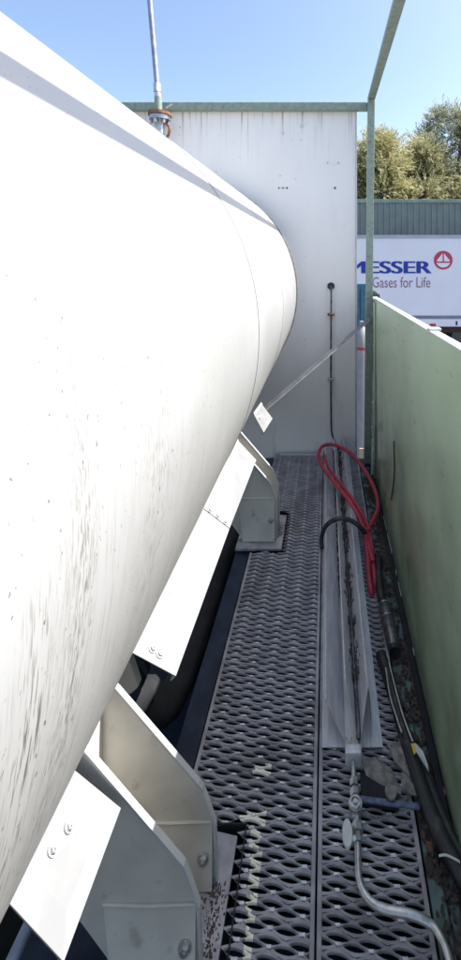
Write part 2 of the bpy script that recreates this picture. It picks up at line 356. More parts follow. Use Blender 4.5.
# ------------------------------------------------------------------ gratings with real lens-shaped openings
PX, PY, SK = .0765, .0272, -.135
def grating(x0, x1, y0, y1, cuts, label, cream=False):
    t = thing('walkway_grating', label, 'grating', 'steel gratings of the walkway', ((x0+x1)/2, (y0+y1)/2, 0))
    off = -Vector(t.location)
    mb = MB(); N = 16; m = .012
    ang = [2*math.pi*k/N for k in range(N)]
    outer = []
    for a in ang:
        c, s = math.cos(a), math.sin(a); q = 1/(abs(c)+abs(s)); outer.append((c*q*PX/2, s*q*PY/2))
    def lens(a_, b_):
        r = []
        for a in ang:
            c, s = math.cos(a), math.sin(a); r.append((a_*c, b_*(1-abs(c)**2.2)**.75*(1 if s >= 0 else -1) if abs(s) > 1e-6 else 0))
        return r
    mid = lens(.0280, .0061); inn = lens(.0260, .0053); low = lens(.0256, .0050)
    nx = int((x1-x0)/PX)+3
    ny = int((y1-y0)/PY)+8
    cl = lambda x: min(max(x, x0+m), x1-m)
    creamy = [(-.245,-.170,1.163,1.187),(-.225,-.170,1.275,1.300),(-.205,-.178,1.12,1.15),(-.202,-.176,1.075,1.107),(-.198,-.170,1.045,1.068),(-.196,-.168,1.012,1.032),(-.194,-.170,.985,1.003),(-.19,-.175,.93,.975),(-.175,-.168,.86,.98)]
    for i in range(-1, nx*2):
        for j in range(-4, ny):
            cx = x0 + m + i*PX/2; cy = y0 + (j + (i % 2)*.5)*PY + SK*(cx-x0)
            if cx - PX/2 > x1-m-.004 or cx + PX/2 < x0+m+.004 or cy < y0 + PY*.7 or cy > y1 - PY*.7: continue
            if any(a < cx < b_ and c < cy + 0*cx < d for (a, b_, c, d) in cuts): continue
            jz = random.uniform(-.0004,.0004)
            rings = [(outer, 0.0), (mid, .0016), (inn, -.0008), (low, -.0035)]
            vs = []
            for ri, (ring, z) in enumerate(rings):
                for (dx, dy) in ring:
                    X = cl(cx+dx)
                    zz = z
                    wv = .14*PY*(1-math.cos(2*math.pi*((X if ri == 0 else cx)-x0-m)/PX))/2
                    if ri == 0: zz = .0026*abs(dy)/(PY/2)
                    if ri == 1 and dy > 0: zz += .0014          # the far lip of each opening stands proud
                    if ri == 2 and dy > 0: zz += .0012
                    vs.append((X, cy+dy-wv+SK*(X-cx), zz+jz*(ri > 0)))
            fs = []
            for r_ in range(3):
                for k in range(N):
                    fs.append((r_*N+k, r_*N+(k+1)%N, (r_+1)*N+(k+1)%N, (r_+1)*N+k))
            mb.add(vs, fs, 0)
            if cream:
                base = len(mb.f)-len(fs)
                for q in range(len(fs)):
                    f = mb.f[base+q]; c = Vector((0,0,0))
                    for vi in f: c += Vector(mb.v[vi])
                    c /= 4
                    if any(a < c.x < b_ and e-.003 < c.y < d+.003 for (a,b_,e,d) in creamy): mb.mi[base+q] = 1
    o = mb.build('tread', [M['grate'], M['cream']], t, True); o.matrix_parent_inverse = Matrix.Translation(off)
    nb = MB()
    for i in range(0, nx*2):
        for j in range(-4, ny):
            if (i % 2) == 0: continue
            cx = x0 + m + i*PX/2; cy = y0 + (j+.5)*PY + SK*(cx-x0) - PY*.5 + .0012
            if cx > x1-m-.01 or cx < x0+m+.01 or cy < y0+.03 or cy > y1-.03: continue
            if any(a < cx < b_ and c < cy < d for (a, b_, c, d) in cuts): continue
            w = random.uniform(.0055,.008); h = random.uniform(.0022,.0038); l = random.uniform(.0022,.0034)
            nb.add([(cx-w,cy-l,.002),(cx+w,cy-l-.001,.002),(cx+w,cy+l,.002),(cx-w,cy+l,.002),(cx-w*.6,cy-l*.3,h),(cx+w*.6,cy-l*.3,h),(cx+w*.6,cy+l*.6,h),(cx-w*.6,cy+l*.6,h)],
                   [(4,5,6,7),(0,1,5,4),(1,2,6,5),(2,3,7,6),(3,0,4,7)])
    o = nb.build('worn_nubs', M['nub'], t); o['kind'] = 'stuff'; o.matrix_parent_inverse = Matrix.Translation(off)
    for (a, b_) in ((x0, x0+m), (x1-m, x1)):
        fr = MB(); yy = [y0, y1]
        if a == x0 and cuts:
            segs = []; s = y0
            for c in sorted(cuts, key=lambda c: c[2]): segs.append((s, c[2])); s = c[3]
            segs.append((s, y1))
        else: segs = [(y0, y1)]
        for (s0, s1) in segs:
            if s1 > s0: fr.box(a, b_, s0, s1, -.024, .003)
        o = fr.build('side_flange', M['grate'], t, bevel=.002); o.matrix_parent_inverse = Matrix.Translation(off)
    for (ya, yb) in ((y1-.022, y1), (y0, y0+.022)):
        fr = MB(); fr.box(x0+m, x1-m, ya, yb, -.024, .002)
        o = fr.build('end_flange', M['grate'], t, bevel=.002); o.matrix_parent_inverse = Matrix.Translation(off)
    for c in cuts:
        fr = MB(); fr.box(c[1]-.004, c[1], c[2], c[3], -.025, .004); fr.box(x0, c[1]-.004, c[3]-.004, c[3], -.025, .004)
        o = fr.build('cutout_edge', M['dark'], t); o.matrix_parent_inverse = Matrix.Translation(off)
    return t
grating(-.413, -.027, .15, 3.372, [(-.60, -.222, .82, 1.165), (-.60, -.232, 2.235, 2.60)], 'wider left steel grating with lens openings and worn cream paint marks', True)
grating(-.022, .255, .15, 3.372, [], 'narrower right steel grating under the cable cover and steel tube')
b = MB(); b.box(-.37, .02, 3.325, 3.345, .002, .014)  # whitish strip models a sliver of sunlight on the grating end
for k in range(9): b.box(-.35+k*.04, -.335+k*.04, 3.318, 3.325, .004, .016)
tag(b.build('drip_strip', M['trim'], bevel=.002), 'thin whitish strip lying across the grating end at the wall foot', 'strip')

# ------------------------------------------------------------------ white end wall
WY = 3.40; WX = .252
wall = thing('end_wall', 'tall white sheet wall closing the walkway behind the tank end', 'wall', loc=(-1, WY, 0))
def wp(o): o.matrix_parent_inverse = Matrix.Translation(-Vector(wall.location)); return o
b = MB(); b.box(-2.5, WX, WY, WY+.05, -.3, 2.84); wp(b.build('wall_sheet', M['wall'], wall, bevel=.003))
b = MB(); b.box(WX-.012, WX+.004, WY-.006, WY+.06, -.3, 2.835); wp(b.build('edge_trim', M['trim'], wall, bevel=.002))
for (u, v, r) in ((283,188,.006),(279,188,.006),(287,188,.007),(335,188,.008),(283,133,.012),(302,126,.016)):
    p = Q(u, v, WY); b = MB(); b.tube([p+Vector((0,.002,0)), p-Vector((0,.008,0))], r, 10); wp(b.build('screw', M['galv'] if r > .01 else M['dark'], wall, True))
p = Q(333, 163, WY); b = MB(); b.box(p.x-.045, p.x+.045, WY-.004, WY+.001, p.z-.012, p.z+.012)
wp(b.build('cover_patch', M['wall'], wall, bevel=.002))
for s in (-1, 1):
    b = MB(); q = p+Vector((s*.045, -.003, 0)); b.tube([q, q-Vector((0,.006,0))], .008, 8); wp(b.build('screw', M['steel'], wall))
p = Q(331, 286, WY); b = MB()
b.tube([p+Vector((0,.002,0)), p-Vector((0,.012,0))], .030, 20); wp(b.build('grommet', M['rubber'], wall, True))

# ------------------------------------------------------------------ green frame: post, long beam, cross rail
fr = thing('green_frame', 'green steel frame of post, overhead beam and rail over the wall top', 'frame', loc=(.36, 3.28, 0))
def fp(o): o.matrix_parent_inverse = Matrix.Translation(-Vector(fr.location)); return o
PYP = 3.26; BX0, BX1 = .334, .388
b = MB(); b.prism([(BX0-.034,PYP,-.35),(BX1-.034,PYP,-.35),(BX1,PYP,2.86),(BX0,PYP,2.86)], (0,.055,0)); fp(b.build('post', M['green'], fr, bevel=.004))
b = MB(); b.box(BX0, BX1+.004, -1.6, PYP+.055, 2.862, 2.892); fp(b.build('beam', M['green'], fr, bevel=.004))
b = MB(); b.box(-2.5, BX0-.001, PYP+.07, PYP+.13, 2.80, 2.862); fp(b.build('cross_rail', M['green'], fr, bevel=.006))
b = MB(); b.box(BX0, BX1, PYP+.055, PYP+.13, 2.80, 2.86); fp(b.build('corner_block', M['green'], fr, bevel=.003))
b = MB(); b.box(-1.6, BX0-.001, -1.6, -1.54, 2.80, 2.862); fp(b.build('cross_rail', M['green'], fr, bevel=.006))
# hinge post with hole glints painted as white plates, next to the panels
hp = thing('hinge_post', 'dark green perforated hinge post beside the green panel end', 'post', loc=(.37, 3.1, 0))
b = MB(); b.box(.395, .402, 3.081, 3.75, -.35, 1.33); o = b.build('closing_sheet', M['rail'], hp); o.matrix_parent_inverse = Matrix.Translation(-Vector(hp.location))  # unseen sheet added to keep sun off the far end of the walkway
b = MB(); b.box(.364, .398, 2.99, 3.08, -.35, 1.30); o = b.build('channel', M['rail'], hp, bevel=.002); o.matrix_parent_inverse = Matrix.Translation(-Vector(hp.location))
for (u, v, h) in ((371.5,427,1.3),(371,434,1),(370.7,442,3.5),(370.5,450,3),(370.7,465,2),(372,382,1.2),(372,345,1.5),(371.5,402,1.5)):
    p = Q(u+2, v, 3.048); b = MB(); b.box(p.x-.006, p.x+.006, 3.044, 3.0495, p.z-h*.0065, p.z+h*.0065)
    o = b.build('slot_plate', M['label'], hp, bevel=.001); o.matrix_parent_inverse = Matrix.Translation(-Vector(hp.location))

# ------------------------------------------------------------------ green side panels
def panel(y0, z0, y1, z1, label, far):
    t = thing('side_panel', label, 'panel', None, (.37, (y0+y1)/2, 0))
    off = -Vector(t.location)
    def pr(o): o.matrix_parent_inverse = Matrix.Translation(off); return o
    X = .357
    b = MB()
    ny, nz = 60, 14
    for side, xx in ((0, X), (1, X+.004)):
        base = len(b.v)
        vs = []
        for i in range(ny+1):
            for j in range(nz+1):
                s = i/ny; q = j/nz
                bow = .004*math.sin(math.pi*s)*math.sin(math.pi*q) + .0015*math.sin(7*s+3*q)
                vs.append((xx+bow, y0+(y1-y0)*s, .012+(z0+(z1-z0)*s-.012)*q))
        fs = [(i*(nz+1)+j, i*(nz+1)+j+1, (i+1)*(nz+1)+j+1, (i+1)*(nz+1)+j) for i in range(ny) for j in range(nz)]
        if side: fs = [f[::-1] for f in fs]
        b.add(vs, fs)
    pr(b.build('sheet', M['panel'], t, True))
    ys = (1.413-y0)/(y1-y0); zs = z0+(z1-z0)*ys
    for (ya, za, yb, zb) in ((y0, z0, 1.410, zs), (1.414, zs, y1, z1)):
        b = MB(); b.prism([(X-.006,ya,za+.001),(X+.026,ya,za+.001),(X+.026,ya,za-.02),(X+.022,ya,za-.02),(X+.022,ya,za-.004),(X-.006,ya,za-.004)], (0,yb-ya,zb-za))
        pr(b.build('top_flange', M['trim'], t, bevel=.0015))
    if far:
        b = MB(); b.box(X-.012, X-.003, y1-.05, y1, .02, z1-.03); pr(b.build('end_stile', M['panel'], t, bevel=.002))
        b = MB(); b.box(X-.016, X+.02, y1-.09, y1+.02, z1-.012, z1+.006); pr(b.build('corner_cap', M['trim'], t, bevel=.004))
    return t
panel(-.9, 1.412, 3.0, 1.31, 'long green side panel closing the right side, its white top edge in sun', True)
b = MB(); b.box(.350, .392, 1.395, 1.43, 1.353, 1.361); tag(b.build('joint_clip', M['trim'], bevel=.002), 'small white clip over the joint in the white top edge of the green panel', 'clip')
b = MB(); b.tube([(.3505, 2.20, .98-.02), (.350, 2.22, .62), (.349, 2.30, .42)], .0035, 8, smooth=5)
# cable hanging against the panel
pts = [Q(395, 441, 2.12), Q(396, 465, 2.10), Q(395, 482, 2.12), Q(391, 500, 2.2)]
pts = [Vector((.349, p.y, p.z)) for p in pts]
b = MB(); b.tube(pts, .004, 8, smooth=5); tag(b.build('thin_wire', M['rubber'], None, True), 'thin black wire hanging against the far green panel', 'wire')

# ------------------------------------------------------------------ edge rail beside the grating, painted light leaks and dirt under the panels
b = MB(); b.box(.262, .300, -.9, 3.30, -.05, -.004); b.box(.300, .335, -.9, 3.2, -.05, -.020)
er = b.build('edge_rail', M['rail'], bevel=.003); tag(er, 'dirty blue-green rail running between grating and green panels', 'rail')
b = MB(); b.box(.335, .356, -.9, 3.05, -.34, -.004); b.box(.364, .374, -.9, 3.05, -.34, .05); tag(b.build('panel_sill', M['dark']), 'black sill strip at the foot of the green panels', 'sill')  # second box is added behind the panel to block light leaking under
mb = MB()
for i in range(2600):
    y = random.uniform(.8, 3.0); x = random.choice((random.gauss(.325, .018), random.gauss(.30,.03), random.gauss(.345,.006)))
    dens = math.sin(y*9)+math.sin(y*23+1)*.8
    if random.random()*2.2-1 > dens and random.random() < .8: continue
    if x > .352 or x < .262: continue
    z = -.004 if x < .3 else -.018
    s = random.uniform(.0015, .0075); a = random.uniform(0, 6)
    mb.prism([(x+s*math.cos(a+q)*1.0, y+s*math.sin(a+q)*1.6, z) for q in (0,1.2,2.5,3.6,5)], (random.uniform(-.002,.002), 0, s*random.uniform(.3,1.2)))
o = mb.build('debris', M['dirt']); tag(o, 'crumbled dirt and leaf litter along the foot of the green panels', 'debris'); o['kind'] = 'stuff'
for k, (u0, v0, u1, v1) in enumerate(((383,516,386,530),(386.5,533,391,553),(394,570,395.5,575),(396,582,399.5,596),(412.5,648,414.5,655))):  # white strips stand in for sunlight leaking beneath the panel
    a, c = P(u0+1, v0, .006), P(u1+1, v1, .006)
    b = MB(); b.prism([(.3545, a.y, .001), (.3545, a.y, .009), (.3545, c.y, .010), (.3545, c.y, .001)], (.0015, 0, 0))
    tag(b.build('bright_strip', M['label']), ['bright sliver at the foot of the far green panel, uppermost and nearest the red hose', 'long bright sliver at the panel foot, second from the top', 'tiny bright sliver at the panel foot, middle of the five', 'bright sliver at the panel foot just above the hose coupling', 'short bright sliver at the panel foot right of the hose coupling'][k], 'strip', 'bright slivers at the panel foot')

# ------------------------------------------------------------------ cable cover
cc = thing('cable_cover', 'long galvanised cable trough lying on the right grating, pointed near end', 'cable cover', loc=(.09, 1.3, 0))
def cp(o): o.matrix_parent_inverse = Matrix.Translation(-Vector(cc.location)); return o
def sheet(poly2, ya, yb, th, cutend=None):
    """thin folded sheet: poly2 = open XZ polyline, th thickness, near-end y per point"""
    b = MB(); n = len(poly2)
    ce = cutend or [ya]*n
    vs = []
    for k, (x, z) in enumerate(poly2):
        vs += [(x, ce[k], z), (x, yb, z), (x, ce[k], z-th), (x, yb, z-th)]
    fs = []
    for k in range(n-1):
        a = k*4; c = a+4
        fs += [(a, a+1, c+1, c), (a+2, c+2, c+3, a+3), (a, c, c+2, a+2), (a+1, a+3, c+3, c+1)]
    fs += [(0, 2, 3, 1), (4*n-4, 4*n-3, 4*n-1, 4*n-2)]
    b.add(vs, fs); return b
cp(sheet([(-.013,.012),(.185,.012)], 1.338, 3.39, .003).build('base_sheet', M['galv'], cc))
cp(sheet([(-.004,.096),(.002,.098),(.062,.030)], 1.31, 3.38, .003, [1.40,1.395,1.335]).build('left_wing', M['galv'], cc))
cp(sheet([(.064,.127),(.070,.132),(.107,.032),(.141,.132),(.147,.127)], 1.35, 3.38, .003, [1.43,1.425,1.315,1.40,1.405]).build('v_channel', M['galv'], cc))
for (xa, za, ya) in ((.067, .1335, 1.43), (.144, .1335, 1.405), (-.001, .0995, 1.40)):  # bright tubes along the fold edges, painting their highlights
    b = MB(); b.tube([(xa, ya, za), (xa, 3.37, za)], .0022, 6); cp(b.build('rolled_edge', M['nub'], cc, True))
cp(sheet([(.150,.10),(.152,.018)], 1.36, 3.38, .002).build('right_upstand', M['galv'], cc))
mb = MB()
for i in range(1500):
    y = random.uniform(1.5, 3.36); 
    if math.sin(y*17)+math.sin(y*41) < -.5: continue
    x = .109+random.gauss(0,.008); z = .036+abs(x-.107)*2.5
    s = random.uniform(.002,.008); a = random.uniform(0,6)
    mb.prism([(x+s*math.cos(a+q), y+s*math.sin(a+q)*2.4, z) for q in (0,1.5,3,4.6)], (0,0,.003))
o = cp(mb.build('silt', M['dirt'], cc)); o['kind'] = 'stuff'
mb = MB()  # dark flakes paint the gap shadow between wing and channel
for i in range(260):
    y = random.uniform(1.9, 3.36); x = .064+random.gauss(0,.0025); s = random.uniform(.002,.005); a = random.uniform(0,6)
    mb.prism([(x+s*math.cos(a+q)*.6, y+s*math.sin(a+q)*3, .031) for q in (0,1.5,3,4.6)], (0,0,.003))
o = cp(mb.build('silt', M['dirt'], cc)); o['kind'] = 'stuff'

# ------------------------------------------------------------------ wall pipe down to the trough
wt = thing('wall_tube', 'thin dark tube running down the white wall from a grommet to the trough', 'tube', loc=(.04, WY, 1.3))
def wtp(o): o.matrix_parent_inverse = Matrix.Translation(-Vector(wt.location)); return o
A = Q(331, 286, WY)
b = MB(); b.tube([A+Vector((0,-.005,0)), A+Vector((0,-.030,-.005)), A+Vector((.002,-.034,-.05)), (A.x, WY-.03, .9), (A.x, WY-.03, .55), (A.x+.004, WY-.03, .20), (A.x+.03, WY-.04, .11), (.09, WY-.10, .07), (.107, WY-.3, .055), (.107, 2.2, .052), (.107, 1.42, .052), (.104, 1.34, .045)], .0075, 10, smooth=6)
wtp(b.build('tube_run', mat('dull_tube', (.16,.16,.18), (.05,.05,.06), 30, .4, .6), wt, True))
for v in (314, 378):
    p = Q(331, v, WY); b = MB(); b.box(p.x-.028, p.x+.028, WY-.042, WY-.001, p.z-.009, p.z+.009); wtp(b.build('clip', M['steel'] if v > 350 else M['rust'], wt, bevel=.003))

# ------------------------------------------------------------------ diagonal flat bar from tank to post
b = MB(); a = Vector((-.50, 3.06, .44)); c = Vector((.345, 3.235, 1.125)); d = (c-a).normalized(); up = d.cross(Vector((0,1,0))).normalized()
if up.z < 0: up = -up
b.prism([a-up*.014, c-up*.014, c+up*.014, a+up*.014], (0,.005,0)); b.prism([a-up*.014-Vector((0,.008,0)), c-up*.014-Vector((0,.008,0)), c-up*.011, a-up*.011], (0,.002,0))
tag(b.build('brace_bar', M['bar']), 'grey diagonal flat bar from the tank foot up to the green post', 'bar')

# ------------------------------------------------------------------ vent pipe over the wall
vp = thing('vent_pipe', 'slim vent pipe rising above the wall behind the tank, with rusty flange', 'pipe', loc=(-1.3, 3.2, 2.5))
def vpp(o): o.matrix_parent_inverse = Matrix.Translation(-Vector(vp.location)); return o
Y = 3.22
b = MB(); b.tube([Q(147.5,-25,Y), Q(157.5,90,Y)], .0195, 14); vpp(b.build('riser', mat('pipe_grey', (.33,.33,.42), (.22,.22,.3), 14, .45, .4), vp, True))
b = MB(); b.tube([Q(157,84,Y), Q(157.4,92,Y)], .031, 6); b.tube([Q(157.5,92.5,Y), Q(158,98,Y)], .026, 14); vpp(b.build('union_nut', M['steel'], vp, True))
b = MB(); b.tube([Q(158,97,Y), Q(158.6,114,Y)], .028, 14); vpp(b.build('socket', M['green'], vp, True))
b = MB(); b.tube([Q(160,113,Y), Q(160,116.2,Y)], .088, 24); vpp(b.build('flange', M['rust'], vp, True))
b = MB(); b.tube([Q(160,116.8,Y), Q(160,120.5,Y)], .080, 24); vpp(b.build('flange', M['silver'], vp, True))
for k in range(6):
    a = k*math.pi/3+.3; p = Q(160,116.5,Y)+Vector((math.cos(a)*.062, math.sin(a)*.062, 0))
    b = MB(); b.tube([p-Vector((0,0,.062)), p+Vector((0,0,.03))], .013, 6); vpp(b.build('bolt', M['silver'], vp))
b = MB(); b.tube([Q(160,119,Y), Q(161,150,Y)], .03, 14); vpp(b.build('lower_stub', M['steel'], vp, True))
b = MB(); b.tube([Q(164,121,Y), Q(169,127,Y), Q(169,134,Y), Q(165,139,Y)], .011, 8, smooth=5); vpp(b.build('hook', M['rust'], vp, True))
b = MB(); b.tube([Q(166,108,Y), Q(172,104,Y)], .008, 8); vpp(b.build('hook', M['steel'], vp, True))

# ------------------------------------------------------------------ red hose, black strap, coupling, cables
pts = [P(373,598,-.01),P(371,590,.015),P(369,577,.035),P(367,550,.055),P(363,527,.10),P(351,503,.16),P(334,482,.175),P(322,466,.18),P(318.5,455,.19),P(323,446,.20),P(335,445,.20),P(350,453,.18),P(364,469,.15),P(375,490,.11),P(378,507,.09),P(373,521,.075),P(367,533,.075),P(369.5,548,.06),P(373,562,.05)]
b = MB(); b.tube(pts, .0125, 14, smooth=7)
tag(b.build('red_hose', M['red'], None, True), 'red rubber hose looped over the far end of the cable trough', 'hose')
b = MB(); b.tube([p+Vector((.028,.02,-.004)) for p in pts[0:5]]+[P(357,505,.158), P(341,484,.165), P(328,467,.165), P(324.5,455,.175)], .0105, 12, smooth=7)
tag(b.build('red_hose', M['red'], None, True), 'second red hose strand running beside the looped one', 'hose')
b = MB(); b.tube([(.10,2.36,.128), P(367,528,.10), P(371,541,.06)], .002, 6)
kn = MB(); c = P(366.5,531,.085); kn.tube([c+Vector((-.024,0,.0)), c+Vector((0,-.012,.02)), c+Vector((.026,0,.004)), c+Vector((.0,.016,-.018)), c+Vector((-.024,0,0))], .006, 8, smooth=5)
tag(kn.build('cable_tie', M['red'], None, True), 'dark red tie binding the red hose loop together', 'tie')
b = MB(); b.tube([P(322,548,.02),P(321.5,538,.05),P(326,526,.12),P(337,519,.155),P(350,520,.155),P(362,529,.12),P(367,537,.055)], .012, 10, smooth=6)
tag(b.build('black_strap', M['rubber'], None, True), 'black rubber loop arching over the cable trough', 'strap')
hc = thing('hose_coupling', 'grey metal hose coupling lying beside the trough at the green panel', 'coupling', loc=P(388,640,.02))
def hcp(o): o.matrix_parent_inverse = Matrix.Translation(-Vector(hc.location)); return o
a, c = P(384.5,606,.03), P(394,648,.03)
def L_(t): return a*(1-t)+c*t
b = MB(); b.tube([L_(.34), L_(.36), L_(.97), L_(1)], [.026,.029,.026,.022], 22); hcp(b.build('barrel', M['gun'], hc, True))
b = MB(); b.tube([L_(0), L_(.02), L_(.33)], [.024,.027,.027], 22); hcp(b.build('sleeve', M['gun'], hc, True))
for tt in (.02, .35):
    b = MB(); b.tube([L_(tt-.012), L_(tt+.012)], .030, 22); hcp(b.build('ring', M['silver'], hc, True))
b = MB(); b.tube([L_(1), L_(1.1)], .023, 16); hcp(b.build('plug', M['rubber'], hc, True))
# thick black hose to the near right
pts = [P(378,560,.02),P(380,590,.025),P(384,607,.03)]
b = MB(); b.tube(pts, .02, 14, smooth=6); tag(b.build('black_hose', M['rubber'], None, True), 'short black hose leading into the grey coupling', 'hose')
pts = [P(381,655,.02),P(392,690,.03),P(405,735,.03),P(416,770,.035),P(428,805,.035),P(443,840,.035),P(462,875,.035),P(490,930,.03)]
b = MB(); b.tube(pts, .021, 16, smooth=7); tag(b.build('black_hose', M['rubber'], None, True), 'thick black hose running down the right side beside the green panel', 'hose')
b = MB(); b.tube([p+Vector((.030,.01,-.012)) for p in pts[3:]], .015, 14, smooth=7); tag(b.build('black_hose', M['rubber'], None, True), 'thinner black hose squeezed between thick hose and green panel', 'hose')
for (us, lab) in (([(386,668),(390,695),(396,715),(402,733)], 'left of two thin steel rods beside the black hose'), ([(389,662),(396,690),(403,715),(413,742)], 'right of two thin steel rods beside the black hose')):
    b = MB(); b.tube([P(u,v,.058) for u, v in us], .0032, 8, smooth=4); tag(b.build('steel_rod', M['steel'], None, True), lab, 'rod', 'thin steel rods by the black hose')
lb = thing('hose_tag', 'white and yellow tag wrapped round the thick black hose', 'tag', loc=P(418,758,.05))
b = MB(); pp = [P(411,744,.060),P(416,744,.062),P(423,752,.060),P(428,765,.054),(P(429,772,.05)),P(424,763,.06),P(419,755,.062),P(414,750,.061)]
b.prism(pp, (0,0,.002)); o = b.build('tag_sheet', M['label'], lb); o.matrix_parent_inverse = Matrix.Translation(-Vector(lb.location))
b = MB(); b.prism([P(411,744,.064),P(414.5,744,.065),P(416,753,.065),P(414,755,.064)], (0,0,.002)); o = b.build('yellow_end', M['yellow'], lb); o.matrix_parent_inverse = Matrix.Translation(-Vector(lb.location))
b = MB(); b.tube([P(439,856,.062),P(446,855,.066),P(455,859,.064),P(460,862,.06)], .0022, 6, smooth=4); tag(b.build('white_tie', M['label'], None, True), 'white cable tie round the black hose near the right edge', 'tie')
for (u, v, s, lab) in ((430,848,.016,'rusty flat clip on the edge rail beside the white tie'), (446,792,.014,'rusty orange scrap between the black hose and the green panel')):
    p = P(u, v, .0); b = MB(); b.box(p.x-s*.5, p.x+s*.5, p.y-s*.6, p.y+s*.6, -.003, .006); tag(b.build('rusty_clip', M['rust'], bevel=.003), lab, 'clip')
# crumpled sheets of litter near the trough end
def litter(poly, z, lab, m='leafpaper'):
    b = MB(); pts = [P(u, v, z) for u, v in poly]; c = sum(pts, Vector())/len(pts)
    n = len(pts); ring = [c + (p-c)*.55 + Vector((random.uniform(-.004,.004), random.uniform(-.004,.004), random.uniform(.002,.012))) for p in pts]
    vs = [p+Vector((0,0,random.uniform(-.004,.006))) for p in pts] + ring + [c+Vector((0,0,.006))]
    vs += [v - Vector((0,0,.003)) for v in vs]
    h = 2*n+1; fs = []
    for k in range(n):
        q = (k+1) % n; fs += [(k,q,n+q,n+k), (n+k,n+q,2*n), (h+k,h+n+k,h+n+q,h+q), (h+n+k,h+2*n,h+n+q), (k,h+k,h+q,q)]
    b.add(vs, fs); return tag(b.build('dry_leaf', M[m]), lab, 'litter', 'litter at the trough end')
litter([(387,745),(396,742),(405,752),(411,765),(414,777),(408,775),(395,763)], .02, 'pale crumpled leaf wedged beside the thick black hose')
litter([(362,758),(376,757),(392,768),(400,785),(402,794),(388,790),(366,776)], .018, 'large grey crumpled sheet right of the tube fittings')
litter([(402,772),(412,777),(420,787),(424,797),(412,796),(401,788)], .022, 'small dark scrap at the right end of the blue bar')
b = MB(); p = P(391,793,.04); b.tube([p, p+Vector((0,0,.006))], .017, 20); tag(b.build('round_disc', M['leafpaper'], None), 'flat grey disc lying just above the blue bar', 'disc')
b = MB(); p0, p1 = P(359,798,.036), P(420,806,.036); b.prism([p0+Vector((0,-.006,0)), p1+Vector((0,-.006,0)), p1+Vector((0,.008,0)), p0+Vector((0,.008,0))], (0,0,-.008))
tag(b.build('blue_bar', M['blue'], bevel=.004), 'blue painted bar lying across the right grating beside the valve', 'bar')
b = MB(); p0 = P(361,787,.02); p1 = P(398,797,.02); b.prism([p0+Vector((0,-.03,0)), p1+Vector((0,-.02,0)), p1+Vector((0,.02,0)), p0+Vector((0,.04,0))], (0,0,-.018))
tag(b.build('flat_plate', M['dark'], bevel=.003), 'dark flat plate between the grey sheet and the blue bar', 'plate')

# ------------------------------------------------------------------ stainless sample tube with valve
st = thing('sample_tube', 'bent stainless tube with valve and fittings leaving the trough end', 'valve', loc=P(353,800,.03))
def sp(o): o.matrix_parent_inverse = Matrix.Translation(-Vector(st.location)); return o
b = MB(); b.tube([P(357.5,835,.04),P(358,860,.04),P(359,878,.04),P(364,893,.04),P(374,904,.04),P(388,910,.04),P(405,913,.045),P(420,918,.045),P(433,926,.04),P(442,940,.04),P(448,955,.04),P(452,975,.035),P(456,1010,.03)], .0088, 14, smooth=6)
sp(b.build('bent_tube', M['steel'], st, True))
b = MB(); p = P(353.5,754,.055); b.box(p.x-.026, p.x+.026, p.y-.014, p.y+.014, .028, .074); sp(b.build('clamp_block', M['galv'], st, bevel=.008))
b = MB(); b.tube([P(346.5,738,.065), P(349.5,748,.062)], .0045, 8); b.tube([P(351.5,738,.065), P(350.5,748,.062)], .0035, 8); sp(b.build('stub', M['steel'], st, True))
b = MB(); b.tube([P(353.5,762,.05), P(354,782,.05)], [.006,.0075], 10); sp(b.build('thin_tube', M['steel'], st, True))
for (v0, v1, r, n, nm) in ((780,787,.013,6,'nut'),(787,790,.008,10,'neck'),(790,797,.0145,6,'nut'),(824,833,.015,6,'nut'),(816,824,.0105,10,'neck')):
    b = MB(); u = 354 + (v0-780)*.08; b.tube([P(u, v0, .05), P(u+.4, v1, .05)], r, n); sp(b.build(nm, M['silver'], st, n > 6))
b = MB(); b.tube([P(355,797,.045), P(356.5,820,.045)], .013, 12); sp(b.build('valve_body', M['galv'], st, True))
c = P(355.5,802.5,.065); b = MB()
b.tube([c-Vector((0,0,.02)), c], .0185, 20); sp(b.build('valve_bonnet', M['steel'], st, True))
b = MB(); b.tube([c+Vector((.013*math.cos(a), .013*math.sin(a), .002)) for a in [i*math.pi/8 for i in range(17)]], .0035, 8, cap=False); sp(b.build('bonnet_ring', M['steel'], st, True))
b = MB(); b.tube([c+Vector((0,0,-.002)), c+Vector((0,0,.006))], .006, 6); sp(b.build('stem_nut', M['silver'], st))
c = P(347.5,832,.075); b = MB(); n = 20
b.prism([c+Vector((.014*math.cos(2*math.pi*k/n), .028*math.sin(2*math.pi*k/n), 0)) for k in range(n)], (.0,0,-.010)); sp(b.build('handle', M['label'], st, bevel=.003))
b = MB(); b.tube([c+Vector((.008,0,-.006)), P(355,829,.055)], .006, 8); sp(b.build('handle_stem', M['steel'], st, True))
b = MB(); b.tube([P(356.6,833,.046), P(357.5,842,.042)], .0125, 6); sp(b.build('nut', M['silver'], st))

